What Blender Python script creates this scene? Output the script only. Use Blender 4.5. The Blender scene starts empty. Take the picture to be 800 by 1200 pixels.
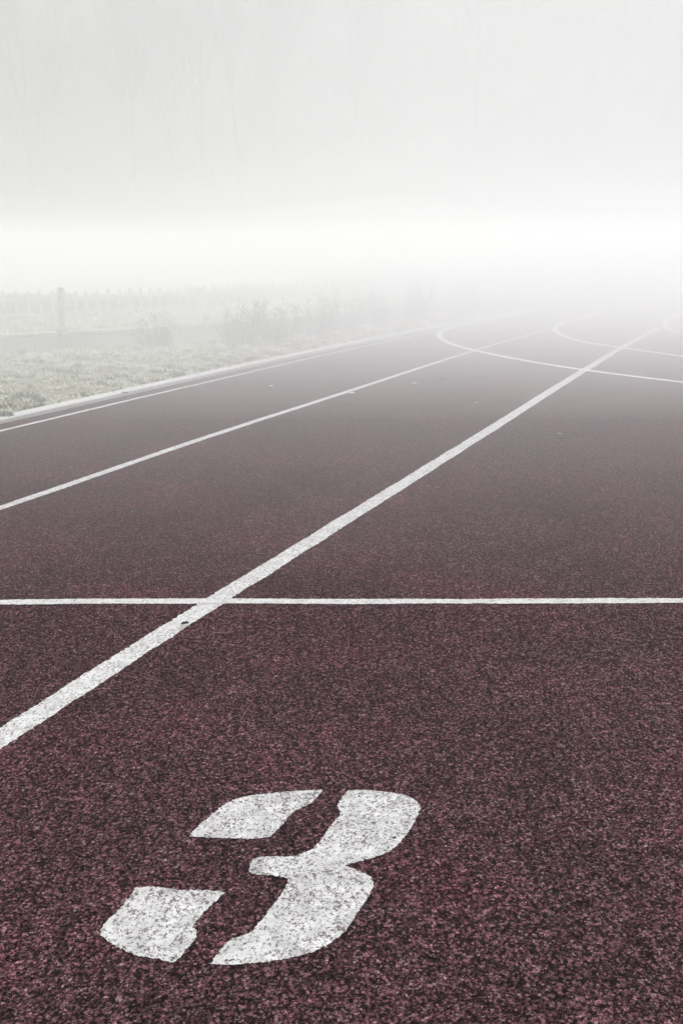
import bpy, bmesh, math, random
import numpy as np
from mathutils import Vector, Matrix, geometry, noise as mnoise

random.seed(7); np.random.seed(7)
SC = bpy.context.scene
COL = SC.collection
R = math.radians

# ------------------------------------------------------------------ camera
H, F, HOR = 0.94, 1200.0, 282.0             # eye height, focal length (px of 800x1200), horizon row
PITCH = math.atan((600 - HOR) / F)
cd = bpy.data.cameras.new('camera'); cam = bpy.data.objects.new('camera', cd); COL.objects.link(cam)
cam.location = (0, 0, H); cam.rotation_euler = (math.pi / 2 - PITCH, 0, 0)
cd.sensor_fit = 'VERTICAL'; cd.sensor_height = 36.0; cd.lens = 36.0 * F / 1200
cd.clip_start = 0.05; cd.clip_end = 1000
SC.camera = cam

# ------------------------------------------------------------------ render settings and light
SC.view_settings.view_transform = 'Standard'; SC.view_settings.look = 'None'
SC.view_settings.exposure = 0.0; SC.view_settings.gamma = 1.0
SC.render.engine = 'CYCLES'
cy = SC.cycles
cy.max_bounces = 10; cy.volume_bounces = 8; cy.diffuse_bounces = 2; cy.glossy_bounces = 1
cy.transparent_max_bounces = 8; cy.transmission_bounces = 2
cy.use_denoising = True
try: cy.denoiser = 'OPENIMAGEDENOISE'
except Exception: pass
cy.sample_clamp_indirect = 4.0

SUN_EL, SUN_AZ = R(30), R(25)               # azimuth to the right of the view direction
w = bpy.data.worlds.new('World'); SC.world = w; w.use_nodes = True
nt = w.node_tree; nt.nodes.clear()
def wn(t, **k):
    n = nt.nodes.new(t)
    for a, b in k.items(): setattr(n, a, b)
    return n
out = wn('ShaderNodeOutputWorld'); bg = wn('ShaderNodeBackground'); bg.inputs["Strength"].default_value = 0.122
sky = wn('ShaderNodeTexSky', sky_type='NISHITA', sun_disc=False)
sky.sun_elevation = SUN_EL; sky.sun_rotation = SUN_AZ; sky.dust_density = 6; sky.air_density = 1; sky.ozone_density = 1
hs = wn('ShaderNodeHueSaturation'); hs.inputs['Saturation'].default_value = 0.0
# closed cloud cover: brighter overhead than low down (the usual overcast sky), over a little of the sky behind
tc = wn('ShaderNodeTexCoord'); sx = wn('ShaderNodeSeparateXYZ')
mr = wn('ShaderNodeMapRange'); mr.inputs['From Min'].default_value = 0; mr.inputs['From Max'].default_value = 1
OVERCAST_LOW, OVERCAST_TOP = 4.5, 29.0
mr.inputs['To Min'].default_value = OVERCAST_LOW; mr.inputs['To Max'].default_value = OVERCAST_TOP
mx = wn('ShaderNodeMixRGB'); mx.inputs['Fac'].default_value = 0.85
cool = wn('ShaderNodeMixRGB', blend_type='MULTIPLY'); cool.inputs['Fac'].default_value = 1; cool.inputs['Color2'].default_value = (.982, .988, 1.0, 1)   # overcast light is a little cool
nt.links.new(tc.outputs['Generated'], sx.inputs[0]); nt.links.new(sx.outputs['Z'], mr.inputs['Value'])
nt.links.new(sky.outputs[0], hs.inputs['Color']); nt.links.new(hs.outputs[0], mx.inputs['Color1'])
nt.links.new(mr.outputs[0], mx.inputs['Color2']); nt.links.new(mx.outputs[0], cool.inputs['Color1']); nt.links.new(cool.outputs[0], bg.inputs['Color'])
nt.links.new(bg.outputs[0], out.inputs['Surface'])

sd = bpy.data.lights.new('sun', 'SUN'); sun = bpy.data.objects.new('sun', sd); COL.objects.link(sun)
sd.energy = 1.5; sd.angle = R(25); sd.color = (1.0, 0.998, 0.993)
sdir = Vector((math.sin(SUN_AZ) * math.cos(SUN_EL), math.cos(SUN_AZ) * math.cos(SUN_EL), math.sin(SUN_EL)))
sun.rotation_euler = (-sdir).to_track_quat('-Z', 'Y').to_euler()

# ------------------------------------------------------------------ helpers
FWD = Vector((0, math.cos(PITCH), -math.sin(PITCH))); UP = Vector((0, math.sin(PITCH), math.cos(PITCH)))
def gp(px, py, z=0.0):
    """the ground point (at height z) where a measured point of the photograph lies"""
    d = Vector((1, 0, 0)) * (px - 400) + UP * (600 - py) + FWD * F
    t = (z - H) / d.z
    return Vector((d.x * t, d.y * t, z))

def obj(name, me, mat=None, parent=None, kind=None, label=None, cat=None, group=None):
    o = bpy.data.objects.new(name, me); COL.objects.link(o)
    if me is not None and mat is not None and not me.materials: me.materials.append(mat)
    if parent is not None: o.parent = parent
    tag(o, label, cat, group, kind)
    return o
def tag(o, label=None, cat=None, group=None, kind=None):
    if label: o['label'] = label
    if cat: o['category'] = cat
    if group: o['group'] = group
    if kind: o['kind'] = kind
def mesh(name, v, f, smooth=False):
    me = bpy.data.meshes.new(name); me.from_pydata([tuple(p) for p in v], [], f); me.update()
    if smooth: me.polygons.foreach_set('use_smooth', [True] * len(me.polygons))
    return me
def copy_tree(o, parent=None):
    c = o.copy(); COL.objects.link(c); c.parent = parent
    for ch in list(o.children): copy_tree(ch, c)
    return c

def catmull(pts, n=8, closed=False):
    res = []; N = len(pts)
    rng = range(N if closed else N - 1)
    for i in rng:
        if closed: p0, p1, p2, p3 = pts[(i - 1) % N], pts[i], pts[(i + 1) % N], pts[(i + 2) % N]
        else: p0, p1, p2, p3 = pts[max(i - 1, 0)], pts[i], pts[i + 1], pts[min(i + 2, N - 1)]
        for k in range(n):
            t = k / n
            res.append(0.5 * ((2 * p1) + (p2 - p0) * t + (2 * p0 - 5 * p1 + 4 * p2 - p3) * t * t + (3 * p1 - p0 - 3 * p2 + p3) * t ** 3))
    if not closed: res.append(pts[-1].copy())
    return res
def resample(pts, step):
    out = [pts[0].copy()]; acc = 0.0
    for a, b in zip(pts, pts[1:]):
        L = (b - a).length; t = step - acc
        while t <= L:
            out.append(a.lerp(b, t / L)); t += step
        acc = (acc + L) % step
    if (out[-1] - pts[-1]).length > step * .3: out.append(pts[-1].copy())
    return out
def smooth_line(pts, it=6):
    pts = [p.copy() for p in pts]
    for _ in range(it):
        q = [p.copy() for p in pts]
        for i in range(1, len(pts) - 1): q[i] = pts[i] * .5 + (pts[i - 1] + pts[i + 1]) * .25
        pts = q
    return pts
def extend(pts, d0=0, d1=0):
    pts = list(pts)
    if d0: pts.insert(0, pts[0] + (pts[0] - pts[1]).normalized() * d0)
    if d1: pts.append(pts[-1] + (pts[-1] - pts[-2]).normalized() * d1)
    return pts
def n1(x, y, z=0.): return mnoise.noise(Vector((x, y, z)))

# ------------------------------------------------------------------ materials
class M:
    def __init__(s, name):
        s.m = bpy.data.materials.new(name); s.m.use_nodes = True; s.t = s.m.node_tree; s.t.nodes.clear()
        s.out = s.t.nodes.new('ShaderNodeOutputMaterial')
        s.p = s.t.nodes.new('ShaderNodeBsdfPrincipled'); s.t.links.new(s.p.outputs[0], s.out.inputs['Surface'])
        s.geo = s.t.nodes.new('ShaderNodeNewGeometry'); s.pos = s.geo.outputs['Position']
    def n(s, t, ins={}, **k):
        n = s.t.nodes.new(t)
        for a, b in k.items(): setattr(n, a, b)
        for a, b in ins.items():
            if isinstance(b, bpy.types.NodeSocket): s.t.links.new(b, n.inputs[a])
            else: n.inputs[a].default_value = b
        return n
    def noise(s, scale, detail=3, rough=.55, vec=None, out=0):
        return s.n('ShaderNodeTexNoise', {'Vector': vec or s.pos, 'Scale': scale, 'Detail': detail, 'Roughness': rough}).outputs[out]
    def voro(s, scale, out='Distance', feature='F1', vec=None, rand=1.):
        return s.n('ShaderNodeTexVoronoi', {'Vector': vec or s.pos, 'Scale': scale, 'Randomness': rand}, feature=feature).outputs[out]
    def ramp(s, fac, stops):
        n = s.n('ShaderNodeValToRGB', {'Fac': fac}); e = n.color_ramp.elements
        while len(e) < len(stops): e.new(.5)
        for el, (p, c) in zip(e, stops):
            el.position = p; el.color = (*c, 1) if isinstance(c, tuple) else (c, c, c, 1)
        return n.outputs[0]
    def mix(s, fac, a, b, mode='MIX'):
        n = s.t.nodes.new('ShaderNodeMixRGB'); n.blend_type = mode
        for i, v in ((0, fac), (1, a), (2, b)):
            if isinstance(v, bpy.types.NodeSocket): s.t.links.new(v, n.inputs[i])
            else: n.inputs[i].default_value = v if i == 0 else (*v, 1)
        return n.outputs[0]
    def math(s, op, a, b=0., c=0.):
        n = s.t.nodes.new('ShaderNodeMath'); n.operation = op
        for i, v in enumerate((a, b, c)):
            if isinstance(v, bpy.types.NodeSocket): s.t.links.new(v, n.inputs[i])
            else: n.inputs[i].default_value = v
        return n.outputs[0]
    def sep(s, col, ch=0): return s.n('ShaderNodeSeparateColor', {0: col}).outputs[ch]
    def set(s, color=None, rough=None, bump=None, dist=.002, strength=1., spec=.3):
        if color is not None:
            if isinstance(color, tuple): s.p.inputs['Base Color'].default_value = (*color, 1)
            else: s.t.links.new(color, s.p.inputs['Base Color'])
        if rough is not None:
            if isinstance(rough, float): s.p.inputs['Roughness'].default_value = rough
            else: s.t.links.new(rough, s.p.inputs['Roughness'])
        s.p.inputs['Specular IOR Level'].default_value = spec
        if bump is not None:
            b = s.n('ShaderNodeBump', {'Height': bump, 'Distance': dist, 'Strength': strength})
            s.t.links.new(b.outputs[0], s.p.inputs['Normal'])
        return s.m

GR = 262.0      # granules per metre of the rubber surface
def grains(s):
    """height and random tint of the rubber granules; the paint lies on the same granules"""
    warp = s.n('ShaderNodeVectorMath', {0: s.pos, 1: s.n('ShaderNodeVectorMath', {0: s.noise(GR * 1.1, 2, .6, out=1), 'Scale': .009}, operation='SCALE').outputs[0]}, operation='ADD').outputs[0]
    d = s.voro(GR, vec=warp); cell = s.voro(GR, 'Color', vec=warp)
    d2 = s.voro(GR * .55, vec=warp)
    fine = s.noise(GR * 1.8, 3, .65)
    h = s.math('SUBTRACT', s.math('ADD', s.math('MULTIPLY', fine, .9), s.math('MULTIPLY', s.sep(cell, 1), .8)), s.math('ADD', s.math('MULTIPLY', d, .9), s.math('MULTIPLY', d2, .35)))
    return h, cell, fine, d2

def rubber():
    s = M('rubber_granules'); h, cell, fine, d2 = grains(s)
    tint = s.ramp(s.sep(cell, 0), [(0, (.062, .028, .033)), (.4, (.132, .062, .072)), (.75, (.185, .092, .105)), (.95, (.215, .136, .142)), (1, (.26, .19, .185))])
    gaps = s.ramp(h, [(0., .07), (.12, .19), (.35, .75), (.8, 1.75)])          # darker in the gaps between granules, brighter on their tops
    c = s.mix(1., tint, gaps, 'MULTIPLY')
    blotch = s.ramp(s.noise(2.1, 5, .6), [(.3, (.78, .74, .74)), (.5, (1.0, .94, .96)), (.7, (1.30, 1.0, 1.05))])
    c = s.mix(1., c, blotch, 'MULTIPLY')
    grey = s.ramp(s.noise(.9, 4, .6, vec=s.n('ShaderNodeVectorMath', {0: s.pos, 1: (31., 7., 0.)}, operation='ADD').outputs[0]), [(.40, 0.), (.68, .55)])
    c = s.mix(grey, c, s.mix(1., c, (1.06, 1.30, 1.22), 'MULTIPLY'))
    worn = s.ramp(s.noise(17, 5, .75), [(.32, .74), (.5, 1.0), (.68, 1.24)])
    c = s.mix(1., c, worn, 'MULTIPLY')
    clump = s.ramp(s.noise(70, 4, .75), [(.34, .50), (.5, 1.0), (.68, 1.6)])
    c = s.mix(1., c, clump, 'MULTIPLY')
    return s.set(c, .9, h, .0040, 1., .06)
def paint(name, base, wear, lo=.30):
    s = M(name); h, cell, fine, d2 = grains(s)
    w1 = s.noise(11, 4, .65); w2 = s.noise(75, 3, .7)
    k = s.math('ADD', s.math('ADD', h, s.math('MULTIPLY', w1, .45)), s.math('MULTIPLY', w2, .30))
    m = s.ramp(k, [(lo, 0.), (lo + .07, .5), (lo + .2, .86), (lo + .42, 1.)])    # paint is gone from the deep gaps first
    stain = s.mix(1., base, s.ramp(s.noise(26, 4, .7), [(.3, (1 - wear, 1 - wear, 1 - wear)), (.7, (1., 1., 1.))]), 'MULTIPLY')
    c = s.mix(m, (.10, .08, .08), stain)
    return s.set(c, .6, h, .0022, .8, .3)
MAT = {}
MAT['rubber'] = rubber()
MAT['paint'] = paint('worn_white_paint', (.72, .71, .705), .35, .19)
MAT['paint_arc'] = paint('bright_white_paint', (.86, .85, .85), .10, .05)
MAT['paint_number'] = paint('flaking_white_paint', (.72, .71, .71), .48, .27)
MAT['paint_fresh'] = paint('fresh_white_paint', (.66, .645, .645), .24, .10)

s = M('concrete'); n = s.noise(9, 6, .7)
c = s.ramp(n, [(.3, (.30, .31, .27)), (.5, (.38, .385, .345)), (.75, (.46, .46, .42))])
MAT['concrete'] = s.set(s.mix(s.ramp(s.noise(2.3, 4, .6), [(.45, 0.), (.7, .6)]), c, (.22, .24, .17)), .9, s.noise(60, 4, .7), .004, .6, .2)
s = M('kerb_stone'); c = s.ramp(s.noise(30, 5, .7), [(.3, (.42, .415, .41)), (.7, (.54, .535, .53))])
MAT['kerb'] = s.set(c, .8, s.noise(180, 3, .7), .002, .5, .2)
s = M('frosted_turf'); c = s.ramp(s.noise(9, 6, .75), [(.3, (.10, .10, .07)), (.5, (.24, .24, .18)), (.72, (.46, .46, .38))])
MAT['turf'] = s.set(c, .95, s.noise(30, 5, .7), .03, .8, .1)
s = M('frosted_blades'); oi = s.n('ShaderNodeAttribute', attribute_name='tint')
MAT['blades'] = s.set(s.ramp(oi.outputs['Fac'], [(0, (.08, .08, .05)), (.3, (.28, .285, .19)), (.6, (.56, .56, .44)), (1, (.82, .81, .68))]), .9, spec=.1)
s = M('bark'); c = s.ramp(s.noise(20, 4, .7), [(.3, (.05, .047, .045)), (.7, (.12, .115, .11))])
MAT['bark'] = s.set(c, .95, s.noise(60, 3, .7), .01, .6, .1)
s = M('dry_leaf'); MAT['dryleaf'] = s.set(s.ramp(s.noise(40, 2, .6), [(.3, (.09, .07, .06)), (.7, (.20, .17, .14))]), .8, spec=.2)
s = M('shrub_leaf'); MAT['shrubleaf'] = s.set(s.ramp(s.noise(14, 3, .6), [(.3, (.12, .125, .11)), (.7, (.25, .26, .23))]), .85, spec=.2)
s = M('pale_scrap'); MAT['pale'] = s.set(s.ramp(s.noise(60, 2, .6), [(.3, (.55, .54, .52)), (.7, (.75, .74, .72))]), .8, spec=.2)
s = M('dark_scrap'); MAT['dark'] = s.set(s.ramp(s.noise(60, 2, .6), [(.3, (.02, .017, .016)), (.7, (.06, .05, .045))]), .8, spec=.2)
s = M('pale_fence_metal'); MAT['picket'] = s.set(s.ramp(s.noise(20, 3, .6), [(.3, (.40, .405, .405)), (.7, (.54, .54, .54))]), .6, spec=.3)
s = M('dark_post'); MAT['post'] = s.set(s.ramp(s.noise(20, 3, .6), [(.3, (.36, .36, .36)), (.7, (.48, .48, .48))]), .7, spec=.3)

s = M('backdrop_wood'); MAT['wood'] = s.set(s.ramp(s.noise(.25, 6, .7), [(.35, (.045, .045, .042)), (.65, (.11, .11, .10))]), .95, s.noise(.8, 5, .7), 1.5, 1., .05)  # dark tone of the added backdrop slope

# ------------------------------------------------------------------ lines of the place (measured, in metres on the ground)
def G(pts, z=0.): return [gp(x, y, z) for x, y in pts]
KERB = smooth_line(resample(extend(catmull(G([(0, 495), (50, 484), (100, 472), (200, 449.5), (300, 427.5), (400, 406.5), (465, 393), (530, 381), (600, 368.5), (660, 359)]), 10), 9, 0), .25), 30)
# past the last point that shows, the bend goes on to the right with the same radius
def bend_on(pts, length, step=.25, rad=36.):
    pts = list(pts); d = (pts[-1] - pts[-3]).normalized()
    for i in range(int(length / step)):
        d = Matrix.Rotation(-step / rad, 3, 'Z') @ d; pts.append(pts[-1] + d * step)
    return pts
KERB = bend_on(KERB, 30)
INNER = smooth_line(resample(extend(catmull(G([(0, 505), (100, 480.5), (200, 458), (277, 440), (400, 411), (470, 396.5), (560, 378), (640, 364)]), 10), 9, 0), .25), 30)
LINE_B = smooth_line(resample(extend(catmull(G([(0, 596), (105, 560), (200, 526), (275, 501.5), (337, 481.5), (400, 461.5), (475, 436.5), (550, 412.5), (600, 397.5), (647, 385)]), 10), 6, 0), .2), 14)
LINE_A = smooth_line(resample(extend(catmull(G([(0, 866.5), (60, 829), (124, 785), (200, 738), (250, 704.5), (322, 661), (400, 612), (481, 561.5), (580, 499.5), (642, 460), (684, 434), (727, 408), (772, 383.5)]), 10), 3, 0), .08), 14)
ARC1 = extend(catmull(G([(640, 361.5), (600, 370), (560, 377), (540, 381.2), (524, 385.5), (515.5, 390), (514.5, 394), (519, 398.5), (530, 403.5), (550, 409.5), (575, 415), (600, 420), (640, 427), (685, 433.8), (740, 441), (800, 448.2)]), 12), 0, 6)
ARC2 = extend(catmull(G([(734, 356), (704, 365), (686, 371.5), (666, 376), (655, 380.5), (649.5, 385.5), (655, 391.5), (670, 397.3), (690, 402), (726, 407.2), (760, 412.3), (800, 417.8)]), 12), 0, 8)
ARC3 = extend(catmull(G([(812, 364), (800, 368), (786, 374), (778, 379), (781, 385), (792, 389.5), (810, 393), (850, 399)]), 12), 2, 8)
WALL = G([(-60, 424), (0, 420), (100, 414), (200, 407.5), (262, 403)])

def offset(pts, d):
    res = []
    for i, p in enumerate(pts):
        t = (pts[min(i + 1, len(pts) - 1)] - pts[max(i - 1, 0)]).normalized()
        res.append(p + Vector((-t.y, t.x, 0)) * d)
    return res

# ------------------------------------------------------------------ the ground
gv = [(-160, -160, -.06), (160, -160, -.06), (160, 160, -.06), (-160, 160, -.06)]
obj('ground', mesh('ground', gv, [(0, 1, 2, 3)]), MAT['turf'], kind='structure')
# dark backdrop slope, added to grey the sky above the fog
v = []; f = []
NA, NR = 90, 10
for i in range(NA + 1):
    an = R(-20 + 220 * i / NA)
    for j in range(NR + 1):
        r = 128 + 26 * j / NR; t = j / NR
        z = -.5 + 40 * (t * t * (3 - 2 * t)) * (1 + .12 * n1(an * 6, t * 2) + .08 * n1(an * 45, t * 9))
        v.append((r * math.cos(an), r * math.sin(an), z + (.8 * n1(an * 90, t * 30) if 0 < j else 0)))
for i in range(NA):
    for j in range(NR):
        a = i * (NR + 1) + j; f.append((a, a + NR + 1, a + NR + 2, a + 1))
me = mesh('backdrop_hill', v, f, True)
obj('backdrop_hill', me, MAT['wood'], kind='structure', label='added dark backdrop slope, standing for distant woods, that greys the sky')
# running track: one sheet right of the kerb, with the kerb line as its edge
k0 = KERB
tv = [Vector((p.x, p.y, 0)) for p in k0] + [Vector((60, 60, 0)), Vector((60, -12, 0)), Vector((k0[0].x, -12, 0))]
track = obj('running_track', mesh('running_track', tv, [tuple(range(len(tv)))[::-1]]), MAT['rubber'], kind='structure', label='dark red granular rubber running track with white lane lines')
if track.data.polygons[0].normal.z < 0: track.data.flip_normals()

def strip(name, pts, width, z, mat, parent, label=None, jit=.0018, step=.02, wvar=None):
    pts = resample(pts, step); L = offset(pts, .5); v = []; f = []
    for i, p in enumerate(pts):
        nrm = (L[i] - p) * 2
        ww = width if wvar is None else width * wvar(p)
        near = max(.3, min(1, 3 / max(p.length, .5)))
        for s_ in (1, -1):
            j = jit * near * (n1(p.x * 60, p.y * 60, s_ * 5) + 1.1 * n1(p.x * 190, p.y * 190, s_ * 9)) + .002 * n1(p.x * 6, p.y * 6, s_ * 3)
            q = p + nrm * (s_ * ww / 2 + j * 2); v.append((q.x, q.y, z))
        if i: f.append((2 * i - 2, 2 * i - 1, 2 * i + 1, 2 * i))
    me = mesh(name, v, f)
    if me.polygons[0].normal.z < 0: me.flip_normals()
    return obj(name, me, mat, parent, label=label)

strip('lane_line', INNER, .030, .0012, MAT['paint_fresh'], track, 'thin white line beside the kerb')
strip('lane_line', LINE_B, .045, .0012, MAT['paint'], track, 'white line between the first and second lane', step=.012)
strip('lane_line', LINE_A, .062, .0012, MAT['paint'], track, 'wide worn white line left of the number', step=.006)
CROSS = extend(catmull(G([(-60, 706.7), (0, 706.3), (120, 705.4), (200, 705), (262, 705), (350, 705.4), (450, 705.5), (600, 705.2), (700, 704.8), (800, 704.3), (900, 703.6), (1100, 702.5), (1400, 701)]), 10), 1.5, 1)
strip('cross_line', CROSS, .0385, .0021, MAT['paint_fresh'], track, 'narrow bright white line across the lanes', step=.006, jit=.0014)
for a in (ARC1, ARC2, ARC3):
    pts = smooth_line(resample(a, .05), 3)
    strip('curved_line', pts, .055, .002, MAT['paint_arc'], track, step=.03)

# the number, three worn stencilled strokes
NUM = [
 [(222,981),(231,970),(246,957.5),(260,945.5),(275,937.5),(296,932.5),(318,930),(345,927.8),(379,926),(370,936),(361,944),(345,951),(337,959),(328,970),(316,981.5),(298,983.5),(280,983.5),(255,982.5)],
 [(407.5,927),(430,926.4),(451,928.5),(472,932),(487,939),(492.4,948),(487,960),(479.5,973.5),(469,987),(454,999),(436,1006),(415,1011.5),(403,1015),(418,1020),(432,1027),(438,1036),(430,1054),(418,1072),(403,1093),(388,1105),(370,1115),(346,1122),(319,1126.6),(280,1131),(247,1130.5),(256,1117),(271,1102),(292,1094),(302,1084),(316,1066),(331,1046),(337,1033),(328,1027.6),(296,1024.5),(294,1014),(304,1005),(343,1003.5),(366,995),(379,981),(389.5,965),(399,954),(395.5,945),(400,936)],
 [(159,1041),(180,1040),(207,1043),(240,1043.7),(264,1046),(255,1055),(240,1069),(228,1084),(230,1094),(228,1103),(220,1112),(209,1125),(202.5,1129),(185,1124.5),(162,1120.5),(145,1114),(127.5,1104),(118.5,1095),(121,1086),(132.5,1073),(147.5,1058)]]
CORNERS = [{0, 8, 14}, {0, 12, 24}, {0, 4, 12}]
num = obj('lane_number', None, None, track, label='large white number 3 in broken stencilled strokes')
for poly, cor in zip(NUM, CORNERS):
    P = G(poly); N = len(P); loop = []
    for i in range(N):
        a, b = P[i], P[(i + 1) % N]
        a0 = a * 2 - b if i in cor else P[i - 1]
        b0 = b * 2 - a if (i + 1) % N in cor else P[(i + 2) % N]
        n_ = max(2, int((b - a).length / .0022))
        for k in range(n_):
            t = k / n_
            loop.append(0.5 * ((2 * a) + (b - a0) * t + (2 * a0 - 5 * a + 4 * b - b0) * t * t + (3 * a - a0 - 3 * b + b0) * t ** 3))
    v = []
    for i, p in enumerate(loop):
        t = (loop[(i + 1) % len(loop)] - loop[i - 1]).normalized(); nr = Vector((-t.y, t.x, 0))
        j = .0008 * n1(p.x * 60, p.y * 60, 2) + .0030 * n1(p.x * 260, p.y * 260, 4)
        q = p + nr * j; v.append(Vector((q.x, q.y, .0012)))
    tri = geometry.tessellate_polygon([v])
    me = mesh('stroke', v, [tuple(t) for t in tri])
    if sum(p.normal.z for p in me.polygons) < 0: me.flip_normals()
    obj('stroke', me, MAT['paint_number'], num)

# ------------------------------------------------------------------ kerb
def loft(name, line, prof, mat):
    v = []; f = []; n = len(prof); ref = offset(line, 1.)
    for i, p in enumerate(line):
        nr = ref[i] - p
        for (o, z) in prof:
            v.append((p.x + nr.x * o, p.y + nr.y * o, z + .002 * n1(p.x * 3, p.y * 3)))
        if i:
            for k in range(n - 1):
                a = (i - 1) * n + k; f.append((a, a + 1, a + n + 1, a + n))
    f.append(tuple(range(n))); f.append(tuple(reversed(range((len(line) - 1) * n, len(line) * n))))
    me = mesh(name, v, f); bm = bmesh.new(); bm.from_mesh(me); bmesh.ops.recalc_face_normals(bm, faces=bm.faces); bm.to_mesh(me); bm.free()
    return me
kl = [p for p in KERB if p.y > -4]
kme = loft('kerb', kl, [(-.048, -.02), (-.048, .018), (-.042, .024), (.042, .024), (.048, .018), (.048, -.02)], MAT['kerb'])
obj('track_kerb', kme, MAT['kerb'], kind='structure', label='pale raised kerb along the inner edge of the track')

# ------------------------------------------------------------------ verge, wall, terrace
wall_far = [WALL[-1], *G([(330, 398), (400, 389), (470, 379), (530, 371.5), (600, 362)])]
wl0 = WALL[0]; wdir0 = (WALL[0] - WALL[1]).normalized()
EDGE = [wl0 + wdir0 * 5] + WALL[:-1] + wall_far
EDGE = resample(smooth_line(resample(EDGE, .5), 3), .5)
EDGE = bend_on(EDGE, 22, .5, 30)
def verge_z(t): return .012 + .02 * t
v = []; f = []
KL = offset([p for p in KERB if p.y > -3], .05)
def at_frac(line, t):
    x = t * (len(line) - 1); i = min(int(x), len(line) - 2); return line[i].lerp(line[i + 1], x - i)
NU, NV = 160, 24
def verge_point(u, vv):
    a = at_frac(KL, u); b = at_frac(EDGE, u); p = a.lerp(b, vv)
    z = verge_z(vv) + (.014 * n1(p.x * 2.2, p.y * 2.2) + .008 * n1(p.x * 8, p.y * 8)) * min(1, vv * 8) + .01 * vv
    return Vector((p.x, p.y, z))
for i in range(NU + 1):
    for j in range(NV + 1): v.append(verge_point(i / NU, j / NV))
for i in range(NU):
    for j in range(NV):
        a = i * (NV + 1) + j; f.append((a, a + 1, a + NV + 2, a + NV + 1))
me = mesh('grass_verge', v, f, True)
if me.polygons[0].normal.z < 0: me.flip_normals()
obj('verge', me, MAT['turf'], kind='structure', label='frosted turf strip between the kerb and the low wall')

# terrace behind the wall, a little higher
TZ = .17
tb = offset(EDGE, .02); tb2 = offset(EDGE, 14.)
v = []; f = []
for i in range(len(tb)):
    for j in range(13):
        p = tb[i].lerp(tb2[i], (j / 12) ** 2); v.append((p.x, p.y, TZ + .03 * n1(p.x * 1.3, p.y * 1.3) * min(1, j / 2) + .012 * j ))
    if i:
        for j in range(12):
            a = (i - 1) * 13 + j; f.append((a, a + 1, a + 14, a + 13))
# earth face down to the verge where the wall ends
me = mesh('bank', v, f, True)
if me.polygons[0].normal.z < 0: me.flip_normals()
obj('bank', me, MAT['turf'], kind='structure', label='frosted grass bank behind the low wall')
v = []; f = []
for i, p in enumerate(tb):
    v += [(p.x, p.y, TZ), (p.x, p.y, -.05)]
    if i: f.append((2 * i - 2, 2 * i - 1, 2 * i + 1, 2 * i))
obj('bank_face', mesh('bank_face', v, f), MAT['turf'], kind='structure', label='turf step at the foot of the bank')

# low concrete wall of cast panels
wall = obj('low_wall', None, label='low greenish grey concrete wall between the frosted verge and the fence', cat='wall')
wl = []
acc = [p for p in EDGE]
i_end = min(range(len(acc)), key=lambda i: (acc[i] - WALL[-1]).length)
wl = acc[:i_end + 1]; PANEL = .95
wr = resample(wl, PANEL); first = None
for i in range(len(wr) - 1):
    a, b = wr[i], wr[i + 1]; d = (b - a); L = d.length; d.normalize(); nr = Vector((-d.y, d.x, 0))
    for name, z0, z1, t0, t1, g in (('panel', -.05, .165, -.02, .05, .006), ('coping', .1652, .195, -.032, .062, .004)):
        bm = bmesh.new(); bmesh.ops.create_cube(bm, size=1)
        for vv in bm.verts:
            x = (vv.co.x + .5) * (L - 2 * g) + g; y = t0 + (vv.co.y + .5) * (t1 - t0); z = z0 + (vv.co.z + .5) * (z1 - z0)
            vv.co = a + d * x + nr * y + Vector((0, 0, z + random.uniform(-.002, .002)))
        bmesh.ops.bevel(bm, geom=bm.edges[:], offset=.005, segments=1, affect='EDGES')
        me = bpy.data.meshes.new(name); bm.to_mesh(me); bm.free()
        obj(name, me, MAT['concrete'], wall)

# ------------------------------------------------------------------ grass: blades (nobody could count them)
def blades(name, pts, hmin, hmax, mat, label, wid=.004):
    n = len(pts); pts = np.array(pts)
    h = np.random.uniform(hmin, hmax, n) * pts[:, 3]; a = np.random.uniform(0, 2 * math.pi, n); lean = np.random.uniform(.2, 1.3, n) * h
    la = np.random.uniform(0, 2 * math.pi, n); w_ = wid * np.random.uniform(.6, 1.5, n) * pts[:, 4]
    base = pts[:, :3]; dx = np.stack([np.cos(a) * w_, np.sin(a) * w_, np.zeros(n)], 1)
    mid = base + np.stack([np.cos(la) * lean * .35, np.sin(la) * lean * .35, h * .6], 1)
    tip = base + np.stack([np.cos(la) * lean, np.sin(la) * lean, h * .9], 1)
    V = np.stack([base - dx, base + dx, mid + dx * .8, mid - dx * .8, tip], 1).reshape(-1, 3)
    me = bpy.data.meshes.new(name); me.vertices.add(n * 5); me.vertices.foreach_set('co', V.ravel())
    me.loops.add(n * 7); me.polygons.add(n * 2)
    k = np.arange(n)[:, None] * 5
    li = np.concatenate([k + np.array([0, 1, 2, 3]), k + np.array([3, 2, 4])], 1).ravel()
    me.loops.foreach_set('vertex_index', li.astype(np.int32))
    st = (np.arange(n)[:, None] * 7 + np.array([0, 4])).ravel(); me.polygons.foreach_set('loop_start', st.astype(np.int32))
    me.polygons.foreach_set('loop_total', np.tile([4, 3], n).astype(np.int32))
    me.update(calc_edges=True)
    at = me.attributes.new('tint', 'FLOAT', 'POINT')
    tint = np.clip(pts[:, 5] + np.random.normal(0, .2, n), 0, 1)
    at.data.foreach_set('value', np.repeat(tint, 5).astype(np.float32))
    return obj(name, me, mat, kind='stuff', label=label)
pts = []
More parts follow.
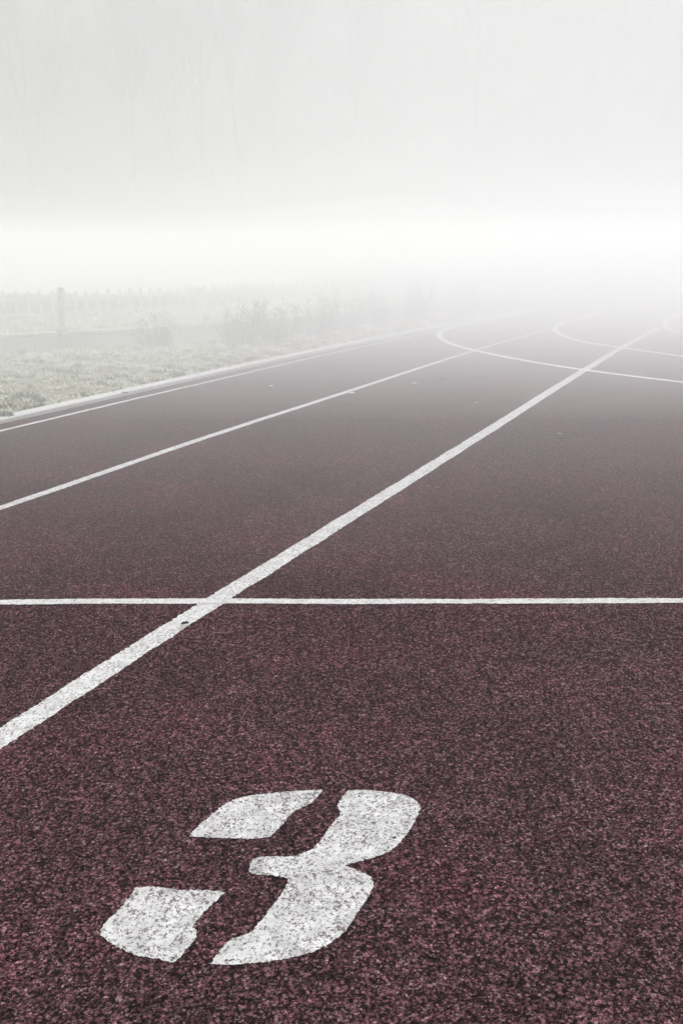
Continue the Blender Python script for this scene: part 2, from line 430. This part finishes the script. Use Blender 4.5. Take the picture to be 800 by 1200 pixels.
while len(pts) < 150000:
    u = random.random() ** 1.35; vv = random.random()
    p = verge_point(u, vv)
    if p.y < 2.5 or (p.y > 22 and random.random() < .6): continue
    cl = .5 + .9 * n1(p.x * 5, p.y * 5) + .6 * n1(p.x * 17, p.y * 17)
    if cl < .20 + random.random() * .40: continue
    pts.append((p.x, p.y, p.z - .004, max(.4, min(1.6, cl + .3)), 1 if p.y < 12 else 1.7, (.44 + 1.0 * n1(p.x * 9 + 40, p.y * 9) + .45 * n1(p.x * 24, p.y * 24)) + .35 * n1(p.x * 2.5, p.y * 2.5 + 9)))
blades('grass', pts, .012, .034, MAT['blades'], 'short frosted grass on the verge beside the kerb')
pts = []
for i in range(50000):
    t = random.random() ** 1.3 * .7; a = at_frac(tb, t); b = at_frac(tb2, t); r = random.random() ** 2 * .35 + .006
    p = a.lerp(b, r)
    pts.append((p.x, p.y, TZ + .012 * 12 * math.sqrt(r) - .01, 1., 1.4, .62 + .5 * n1(p.x * 5, p.y * 5)))
blades('bank_grass', pts, .02, .06, MAT['blades'], 'longer frosted grass on the bank behind the wall')

# ------------------------------------------------------------------ fence on the bank
FL = resample(offset([p for p in EDGE], 1.15), .115)
fence = obj('picket_fence', None, label='pale picket fence standing on the bank behind the low wall', cat='fence')
def box_me(name, sx, sy, sz, top=0.):
    bm = bmesh.new(); bmesh.ops.create_cube(bm, size=1)
    for q in bm.verts: q.co = Vector((q.co.x * sx, q.co.y * sy, (q.co.z + .5) * sz))
    if top:
        r = bmesh.ops.poke(bm, faces=[f_ for f_ in bm.faces if f_.normal.z > .5]); r['verts'][0].co.z += top
    bmesh.ops.bevel(bm, geom=bm.edges[:], offset=min(sx, sy) * .12, segments=1, affect='EDGES')
    me = bpy.data.meshes.new(name); bm.to_mesh(me); bm.free(); return me
pk = box_me('picket', .028, .014, .27, .02); pk.materials.append(MAT['picket'])
ZB = TZ + .012 * 12 * math.sqrt(1.15 / 14) - .01
cnt = 0
for i, p in enumerate(FL):
    if p.y < 3 or cnt > 190: continue
    t = (FL[min(i + 1, len(FL) - 1)] - FL[max(i - 1, 0)]).normalized(); ang = math.atan2(t.y, t.x)
    o = obj('picket', pk, None, fence); o.location = (p.x, p.y, ZB + random.uniform(-.008, .008)); o.rotation_euler = (random.uniform(-.02, .02), random.uniform(-.02, .02), ang); cnt += 1
rl = [p for p in FL if p.y > 3][:190]
for z in (.05, .19):
    me = loft('rail', offset(rl, -.017), [(-.008, ZB + z), (-.008, ZB + z + .03), (.008, ZB + z + .03), (.008, ZB + z)], MAT['picket'])
    obj('rail', me, MAT['picket'], fence)
fp = box_me('post', .05, .05, .28, .02); fp.materials.append(MAT['picket'])
for i in range(6, 190, 21):
    p = offset(rl, -.06)[i]; o = obj('post', fp, None, fence); o.location = (p.x, p.y, ZB - .02)

def tube(v, f, pts, rads, n=6):
    b0 = len(v)
    for i, p in enumerate(pts):
        t = (pts[min(i + 1, len(pts) - 1)] - pts[max(i - 1, 0)]).normalized()
        a = t.orthogonal().normalized(); b = t.cross(a)
        for k in range(n):
            an = 2 * math.pi * k / n; v.append(p + (a * math.cos(an) + b * math.sin(an)) * rads[i])
    for i in range(len(pts) - 1):
        for k in range(n):
            f.append((b0 + i * n + k, b0 + i * n + (k + 1) % n, b0 + (i + 1) * n + (k + 1) % n, b0 + (i + 1) * n + k))
    f.append(tuple(b0 + k for k in range(n))[::-1]); f.append(tuple(b0 + (len(pts) - 1) * n + k for k in range(n)))

# dark round post in front of the fence
pp = gp(74.5, 388.5, ZB); v = []; f = []
tube(v, f, [Vector((0, 0, z)) for z in (-.05, .12, .24, .34)], [.026, .026, .025, .025], 12)
post = obj('fence_post', None, label='dark grey round post standing before the picket fence', cat='post'); post.location = pp
obj('pole', mesh('pole', v, f, True), MAT['post'], post)
v = []; f = []; tube(v, f, [Vector((0, 0, z)) for z in (.341, .36, .368)], [.032, .030, .012], 12)
obj('cap', mesh('cap', v, f), MAT['post'], post)
v = []; f = []; tube(v, f, [Vector((0, 0, z)) for z in (-.02, .03, .045)], [.05, .045, .0275], 12)
obj('foot', mesh('foot', v, f), MAT['concrete'], post)

# ------------------------------------------------------------------ bare shrubs and rough growth
def rnd_dir(base, spread):
    a = base.orthogonal().normalized(); b = base.cross(a).normalized(); an = random.uniform(0, 2 * math.pi)
    return (base + (a * math.cos(an) + b * math.sin(an)) * spread).normalized()
def shrub(name, base, h, wd, label, nst=26, leaf=700, mat='shrubleaf'):
    h *= .74; root = obj(name, None, label=label, cat='shrub', group='rough shrubs along the foot of the bank'); root.location = base
    v = []; f = []; tips = []
    for i in range(nst):
        an = random.uniform(0, 6.28); r = wd * .25 * math.sqrt(random.random())
        p = Vector((math.cos(an) * r, math.sin(an) * r, -.03)); d = Vector((math.cos(an) * random.uniform(0, .6), math.sin(an) * random.uniform(0, .6), 1)).normalized()
        L = h * random.uniform(.55, 1.05); pts_ = [p]
        for k in range(5):
            d = rnd_dir(d, .14); pts_.append(pts_[-1] + d * L / 5)
        r0 = random.uniform(.004, .009); tube(v, f, pts_, [r0 * (1 - .17 * k) for k in range(6)], 4)
        tips += pts_[1:5]
        for k in range(5):
            q = pts_[random.randint(2, 5)]; dd = rnd_dir(d, .9); l2 = L * random.uniform(.15, .3)
            tube(v, f, [q, q + dd * l2 * .5, q + rnd_dir(dd, .3) * l2], [.003, .002, .001], 3); tips.append(q + dd * l2 * .6)
    obj('stems', mesh('stems', v, f), MAT['bark'], root)
    v = []; f = []
    for i in range(leaf):
        c_ = random.choice(tips) + Vector((random.gauss(0, .028), random.gauss(0, .028), random.gauss(-.03, .04)))
        if c_.z < .01: c_.z = random.uniform(.01, .12)
        a = Vector((random.gauss(0, 1), random.gauss(0, 1), random.gauss(0, 1))).normalized(); b = a.orthogonal().normalized(); s_ = random.uniform(.007, .016)
        k = len(v); v += [c_ - a * s_, c_ + b * s_ * .5, c_ + a * s_, c_ - b * s_ * .5]; f.append((k, k + 1, k + 2, k + 3))
    lf = obj('foliage', mesh('foliage', v, f), MAT[mat], root); lf['kind'] = 'stuff'
    return root
SH = [(183, 409, .42, .30, 'small dark shrub growing against the face of the low wall'),
      (283, 404, .50, .50, 'dense dark shrub just past the end of the low wall'),
      (318, 401, .50, .45, 'dark twiggy shrub touching the dense one past the wall'),
      (364, 394, .50, .50, 'broad shrub behind the pale gap past the wall end'),
      (398, 388.5, .55, .5, 'rounded shrub in the middle of the row along the verge'),
      (440, 382.5, .55, .5, 'hazy shrub two from the far end of the row'),
      (485, 376, .6, .6, 'hazy low shrub next to last in the row along the verge'),
      (540, 369, .65, .7, 'faintest and farthest shrub of the row along the verge')]
for i, (px, py, h, wd, lab) in enumerate(SH):
    b = gp(px, py, .03)
    shrub('bare_shrub', b, h, wd, lab, nst=26 if i else 18, leaf=1700 if i else 900)
# dark undergrowth behind the fence, one mass
v = []; f = []
UL = offset(rl, .55)
for i in range(42000):
    p = UL[random.randrange(len(UL))] + Vector((random.gauss(0, .25), random.gauss(0, .25), 0))
    top = .16 + .09 * n1(p.x * 1.2, p.y * 1.2) + .08 * n1(p.x * 5, p.y * 5)
    c_ = Vector((p.x, p.y, ZB + top * random.random() ** .8))
    a = Vector((random.gauss(0, .5), random.gauss(0, .5), random.gauss(0, 1))).normalized(); b = a.orthogonal().normalized(); s_ = random.uniform(.015, .04)
    k = len(v); v += [c_ - a * s_, c_ + b * s_ * .4, c_ + a * s_, c_ - b * s_ * .4]; f.append((k, k + 1, k + 2, k + 3))
obj('undergrowth', mesh('undergrowth', v, f), MAT['shrubleaf'], kind='stuff', label='dark undergrowth behind the picket fence')

# ------------------------------------------------------------------ bare trees in the fog
def tree_mesh(seed, height, spread, fan=.35, r0=.14, fork=.35):
    random.seed(seed)
    tv, tf, bv, bf, wv, wf = [], [], [], [], [], []
    pts_ = [Vector((0, 0, -.1))]; d = Vector((0, 0, 1))
    for k in range(10):
        d = (rnd_dir(d, .06) + Vector((0, 0, .15))).normalized(); pts_.append(pts_[-1] + d * height * .8 / 10)
    tube(tv, tf, pts_, [r0 * (1.25 if k == 0 else 1) * (1 - .085 * k) for k in range(11)], 9)
    def branch(p, d, L, r, lev):
        n = 5; q = [p]
        for k in range(n):
            d = (rnd_dir(d, .16) + Vector((0, 0, .10 + .03 * lev))).normalized(); q.append(q[-1] + d * L / n)
        V, Fc = (bv, bf) if lev < 2 else (wv, wf)
        tube(V, Fc, q, [max(.0035, r * (1 - .16 * k)) for k in range(n + 1)], 5 if lev == 0 else 3)
        if lev < 3:
            for _ in range((7, 5, 4)[lev]):
                k = random.randint(1, n); branch(q[k], rnd_dir(d, .55), L * random.uniform(.42, .62), r * .45, lev + 1)
    for k in range(16):
        t = random.uniform(fork, 1.0); x = t * 10; i = min(int(x), 9); p = pts_[i].lerp(pts_[i + 1], x - i)
        dd = rnd_dir(Vector((0, 0, 1)), random.uniform(.3, .3 + fan)); branch(p, dd, height * spread * (1.15 - .5 * t), r0 * .42 * (1.2 - .6 * t), 0)
    return mesh('trunk', tv, tf, True), mesh('branches', bv, bf), mesh('twigs', wv, wf)
TM = [tree_mesh(3, 11, .36, .22, .075), tree_mesh(11, 12.5, .30, .15, .07, .3), tree_mesh(23, 11, .42, .35, .08, .42)]
TREES = [(0, 175, 21, 1.0, 'slender bare tree among the leftmost trees dissolving in fog'),
         (1, 214, 24, 1.05, 'tall straight bare tree left of the close pair in fog'),
         (0, 252, 22, 1.1, 'bare tree with a straight trunk in the middle of the left clump'),
         (1, 290, 25, 1.0, 'tall bare tree fourth along the left clump in fog'),
         (0, 335, 27, 1.15, 'bare tree at the inner side of the left clump'),
         (1, 60, 22, 1.0, 'tall bare tree above the round post in fog'),
         (2, 5, 20, 1.25, 'wide bare tree at the outer edge behind the fence'),
         (2, 556, 30, 1.35, 'bare tree with branches fanning upward over the far track'),
         (2, 700, 38, 1.5, 'faintest wide bare tree beyond the curved lines'),
         (1, 790, 33, 1.1, 'tall bare tree farthest from the fence in fog'),
         (0, 430, 31, 1.2, 'thin bare tree standing alone before the fanning one')]
for mi in range(3):
    for k, mt in zip(range(3), ('bark',) * 3): TM[mi][k].materials.append(MAT[mt])
for i, (mi, px, Y, sc, lab) in enumerate(TREES):
    Y = 95 + Y * 1.1; sc *= 3.0
    random.seed(100 + i)
    x = (px - 400) / F * (Y / math.cos(PITCH)) * math.cos(PITCH) * 1.0
    root = obj('bare_tree', None, label=lab, cat='tree', group='bare trees standing in the fog')
    root.location = (x, Y, .0); root.rotation_euler = (0, 0, random.uniform(0, 6.28)); root.scale = (sc, sc, sc)
    for nm, me in zip(('trunk', 'branches', 'twigs'), TM[mi]):
        o = obj(nm, me, None, root)
        if nm == 'twigs': o['kind'] = 'stuff'
random.seed(55)

# ------------------------------------------------------------------ leaves, scraps and stones
def leaf_thing(px, py, size, mat, label, name='fallen_leaf', cat='leaf', z=.001, rot=None):
    p = gp(px, py, z); v = []; f = []; n = 7
    for i in range(n):
        t = i / (n - 1); wd = math.sin(math.pi * min(1, t * .92 + .04)) * .36 * size * (1 + .3 * random.uniform(-1, 1))
        zc = .004 + .10 * size * abs(t - .5)
        v += [((t - .5) * size, -wd, zc + .16 * wd), ((t - .5) * size, 0, zc * .5), ((t - .5) * size, wd, zc + .22 * wd)]
        if i:
            a = 3 * i - 3; f += [(a, a + 1, a + 4, a + 3), (a + 1, a + 2, a + 5, a + 4)]
    me = mesh(name, v, f); o = obj(name, me, MAT[mat], label=label, cat=cat)
    md = o.modifiers.new('thickness', 'SOLIDIFY'); md.thickness = .0012
    o.location = p; o.rotation_euler = (random.uniform(-.1, .1), random.uniform(-.1, .1), random.uniform(-.5, .5) if rot is None else rot)
    return o
leaf_thing(485.5, 450, .040, 'pale', 'pale curled leaf on the second lane, nearest to the curved line')
leaf_thing(412, 461.5, .045, 'pale', 'pale leaf lying beside the line between the first lanes')
leaf_thing(318, 453, .030, 'pale', 'tiny pale leaf on the first lane near the kerb')
leaf_thing(600, 362.5, .06, 'pale', 'pale leaf lying far along the track by the kerb')
leaf_thing(518.5, 445, .036, 'dark', 'dark leaf on the second lane beside the pale curled leaf')
leaf_thing(562.5, 442, .040, 'dark', 'dark leaf on the second lane between the two widest lines')
leaf_thing(558, 472.5, .022, 'pale', 'small pale leaf on the second lane just left of the wide line')
leaf_thing(655, 509, .020, 'pale', 'small pale leaf on the third lane just right of the wide line')
leaf_thing(146, 461, .040, 'dark', 'dark leaf lying on the kerb', z=.025)
leaf_thing(217, 732, .020, 'dark', 'dark scrap on the near edge of the wide lane line', z=.005, rot=.35)
leaf_thing(462, 984, .007, 'dark', 'black speck of rubber on the upper bowl of the number', 'rubber_crumb', 'crumb', z=.006)

def lump(name, px, py, sx, sy, sz, mat, label, cat, seed, z=.03):
    bm = bmesh.new(); bmesh.ops.create_icosphere(bm, subdivisions=3, radius=1)
    for q in bm.verts:
        k = 1 + .28 * n1(q.co.x * 1.6 + seed, q.co.y * 1.6, q.co.z * 1.6) + .12 * n1(q.co.x * 5 + seed, q.co.y * 5, q.co.z * 5)
        q.co = Vector((q.co.x * sx * k, q.co.y * sy * k, max(-.6, q.co.z) * sz * k))
    me = bpy.data.meshes.new(name); bm.to_mesh(me); bm.free()
    o = obj(name, me, MAT[mat], label=label, cat=cat); o.location = gp(px, py, z); o.rotation_euler.z = random.uniform(-.4, .4); return o
lump('stone', 74, 418.5, .045, .03, .022, 'pale', 'pale broken stone at the foot of the wall near the round post', 'stone', 1)
lump('stone', 151, 409.5, .030, .022, .020, 'pale', 'pale stone left of its twin at the foot of the wall', 'stone', 5)
lump('stone', 158, 410.5, .032, .02, .016, 'pale', 'pale flat stone right of its twin at the foot of the wall', 'stone', 9)
lump('stone', 210, 406.5, .062, .03, .018, 'pale', 'long pale slab like stone just past the small dark shrub', 'stone', 13)
lump('earth_clod', 119, 411, .07, .05, .03, 'shrubleaf', 'dark clod of earth and weeds at the foot of the wall', 'clod', 17)
lump('earth_clod', 14, 421, .05, .04, .022, 'shrubleaf', 'dark clod at the wall foot nearest the picket fence end', 'clod', 23)

# dark tufts on the verge
def tuft(px, py, r, label, n=90):
    p0 = gp(px, py, .02); v = []; f = []
    for i in range(n):
        an = random.uniform(0, 6.28); rr = r * math.sqrt(random.random()); b = Vector((math.cos(an) * rr, math.sin(an) * rr * .8, 0))
        la = random.uniform(0, 6.28); h = random.uniform(.015, .038); w_ = .0028; t = Vector((math.cos(la), math.sin(la), 0)); s_ = Vector((-t.y, t.x, 0)) * w_
        k = len(v); v += [b - s_, b + s_, b + s_ * .8 + t * h * .3 + Vector((0, 0, h * .7)), b - s_ * .8 + t * h * .3 + Vector((0, 0, h * .7)), b + t * h * .9 + Vector((0, 0, h))]
        f += [(k, k + 1, k + 2, k + 3), (k + 3, k + 2, k + 4)]
    o = obj('weed_tuft', mesh('weed_tuft', v, f), MAT['shrubleaf'], label=label, cat='weed', group='dark weed tufts on the verge'); o.location = p0
tuft(140, 443, .06, 'dark weed tuft on the verge straight behind the leaf on the kerb')
tuft(30, 466, .08, 'dark weed tuft on the near verge beside the kerb')
tuft(6, 488, .05, 'dark weed tuft touching the kerb at its nearest visible end')
tuft(208, 440, .06, 'dark weed tuft halfway along the verge near the kerb')
tuft(62, 436, .06, 'dark weed tuft in the middle of the near verge')

FOG_Y = 5.5
# ------------------------------------------------------------------ the air: thin haze everywhere, a fog bank lying over the far track
def volume_mesh(name, me, dens, color, g, label):
    m = bpy.data.materials.new(name); m.use_nodes = True; t = m.node_tree; t.nodes.clear()
    o_ = t.nodes.new('ShaderNodeOutputMaterial'); pv = t.nodes.new('ShaderNodeVolumePrincipled')
    pv.inputs['Density'].default_value = dens; pv.inputs['Color'].default_value = (*color, 1); pv.inputs['Anisotropy'].default_value = g
    t.links.new(pv.outputs[0], o_.inputs['Volume'])
    return obj(name, me, m, kind='stuff', label=label)
lo, hi = (-165, -165, -1.06), (165, 165, 46)
bm = bmesh.new(); bmesh.ops.create_cube(bm, size=1)
for q in bm.verts: q.co = Vector([(lo[i] + hi[i]) / 2 + q.co[i] * (hi[i] - lo[i]) for i in range(3)])
me = bpy.data.meshes.new('haze'); bm.to_mesh(me); bm.free()
volume_mesh('haze', me, .0085, (.79, .79, .79), .4, 'thin even mist filling the air')

# two closed bodies of fog with uneven tops: a dense low bank on the far track, and a lighter layer standing over it
def sstep(a, b, x):
    t = max(0, min(1, (x - a) / (b - a))); return t * t * (3 - 2 * t)
def fog_body(name, top, ys, base, dens, g, albedo, label):
    xs = [-75, -50, -32, -20, -13] + [-9 + .75 * i for i in range(25)] + [13, 20, 32, 50, 75]
    nx, ny = len(xs), len(ys); v = []; f = []
    for y in ys:
        for x in xs: v.append((x, y, top(x, y)))
    for y in ys:
        for x in xs: v.append((x, y, base))
    B = nx * ny
    for j in range(ny - 1):
        for i in range(nx - 1):
            a = j * nx + i; f.append((a, a + 1, a + nx + 1, a + nx)); f.append((B + a, B + a + nx, B + a + nx + 1, B + a + 1))
    for i in range(nx - 1):
        f.append((i, B + i, B + i + 1, i + 1)); a = (ny - 1) * nx + i; f.append((a, a + 1, B + a + 1, B + a))
    for j in range(ny - 1):
        a = j * nx; f.append((a, a + nx, B + a + nx, B + a)); a = j * nx + nx - 1; f.append((a, B + a, B + a + nx, a + nx))
    volume_mesh(name, mesh(name, v, f, True), dens, (albedo, albedo, albedo), g, label)
def bank_top(x, y):
    front = .012 + .10 * (y - FOG_Y) + .07 * (y - FOG_Y) ** 2        # the bank thins out to nothing at its near edge
    return max(.012, min(.74 + .07 * n1(x * .3, y * .3), front))
def layer_top(x, y):
    side = sstep(-3.8, 1.0, x)
    top = .95 + (5.8 + 4.6 * side) / y * (1 + .16 * n1(x * .3 + 3, y * .3) + .06 * n1(x, y))
    return max(.012, min(top, .012 + 1.3 * (y - 2.5) + .5 * (y - 2.5) ** 2))
fog_body('fog_bank', bank_top, [FOG_Y + .18 * i for i in range(16)] + [FOG_Y + 2.88 + .4 * i for i in range(5)] + [FOG_Y + 4.8 + .9 * i for i in range(14)] + [23.5, 28, 36, 48, 64, 85, 115, 150],
         -.7, .30, .5, .98, 'dense white fog lying low over the far part of the track')
fog_body('fog_layer', layer_top, [2.5 + .15 * i for i in range(10)] + [4.0 + .6 * i for i in range(32)] + [24, 29, 37, 49, 65, 86, 116, 151], -.8, .115, .5, .99, 'lighter fog standing above the dense low fog')
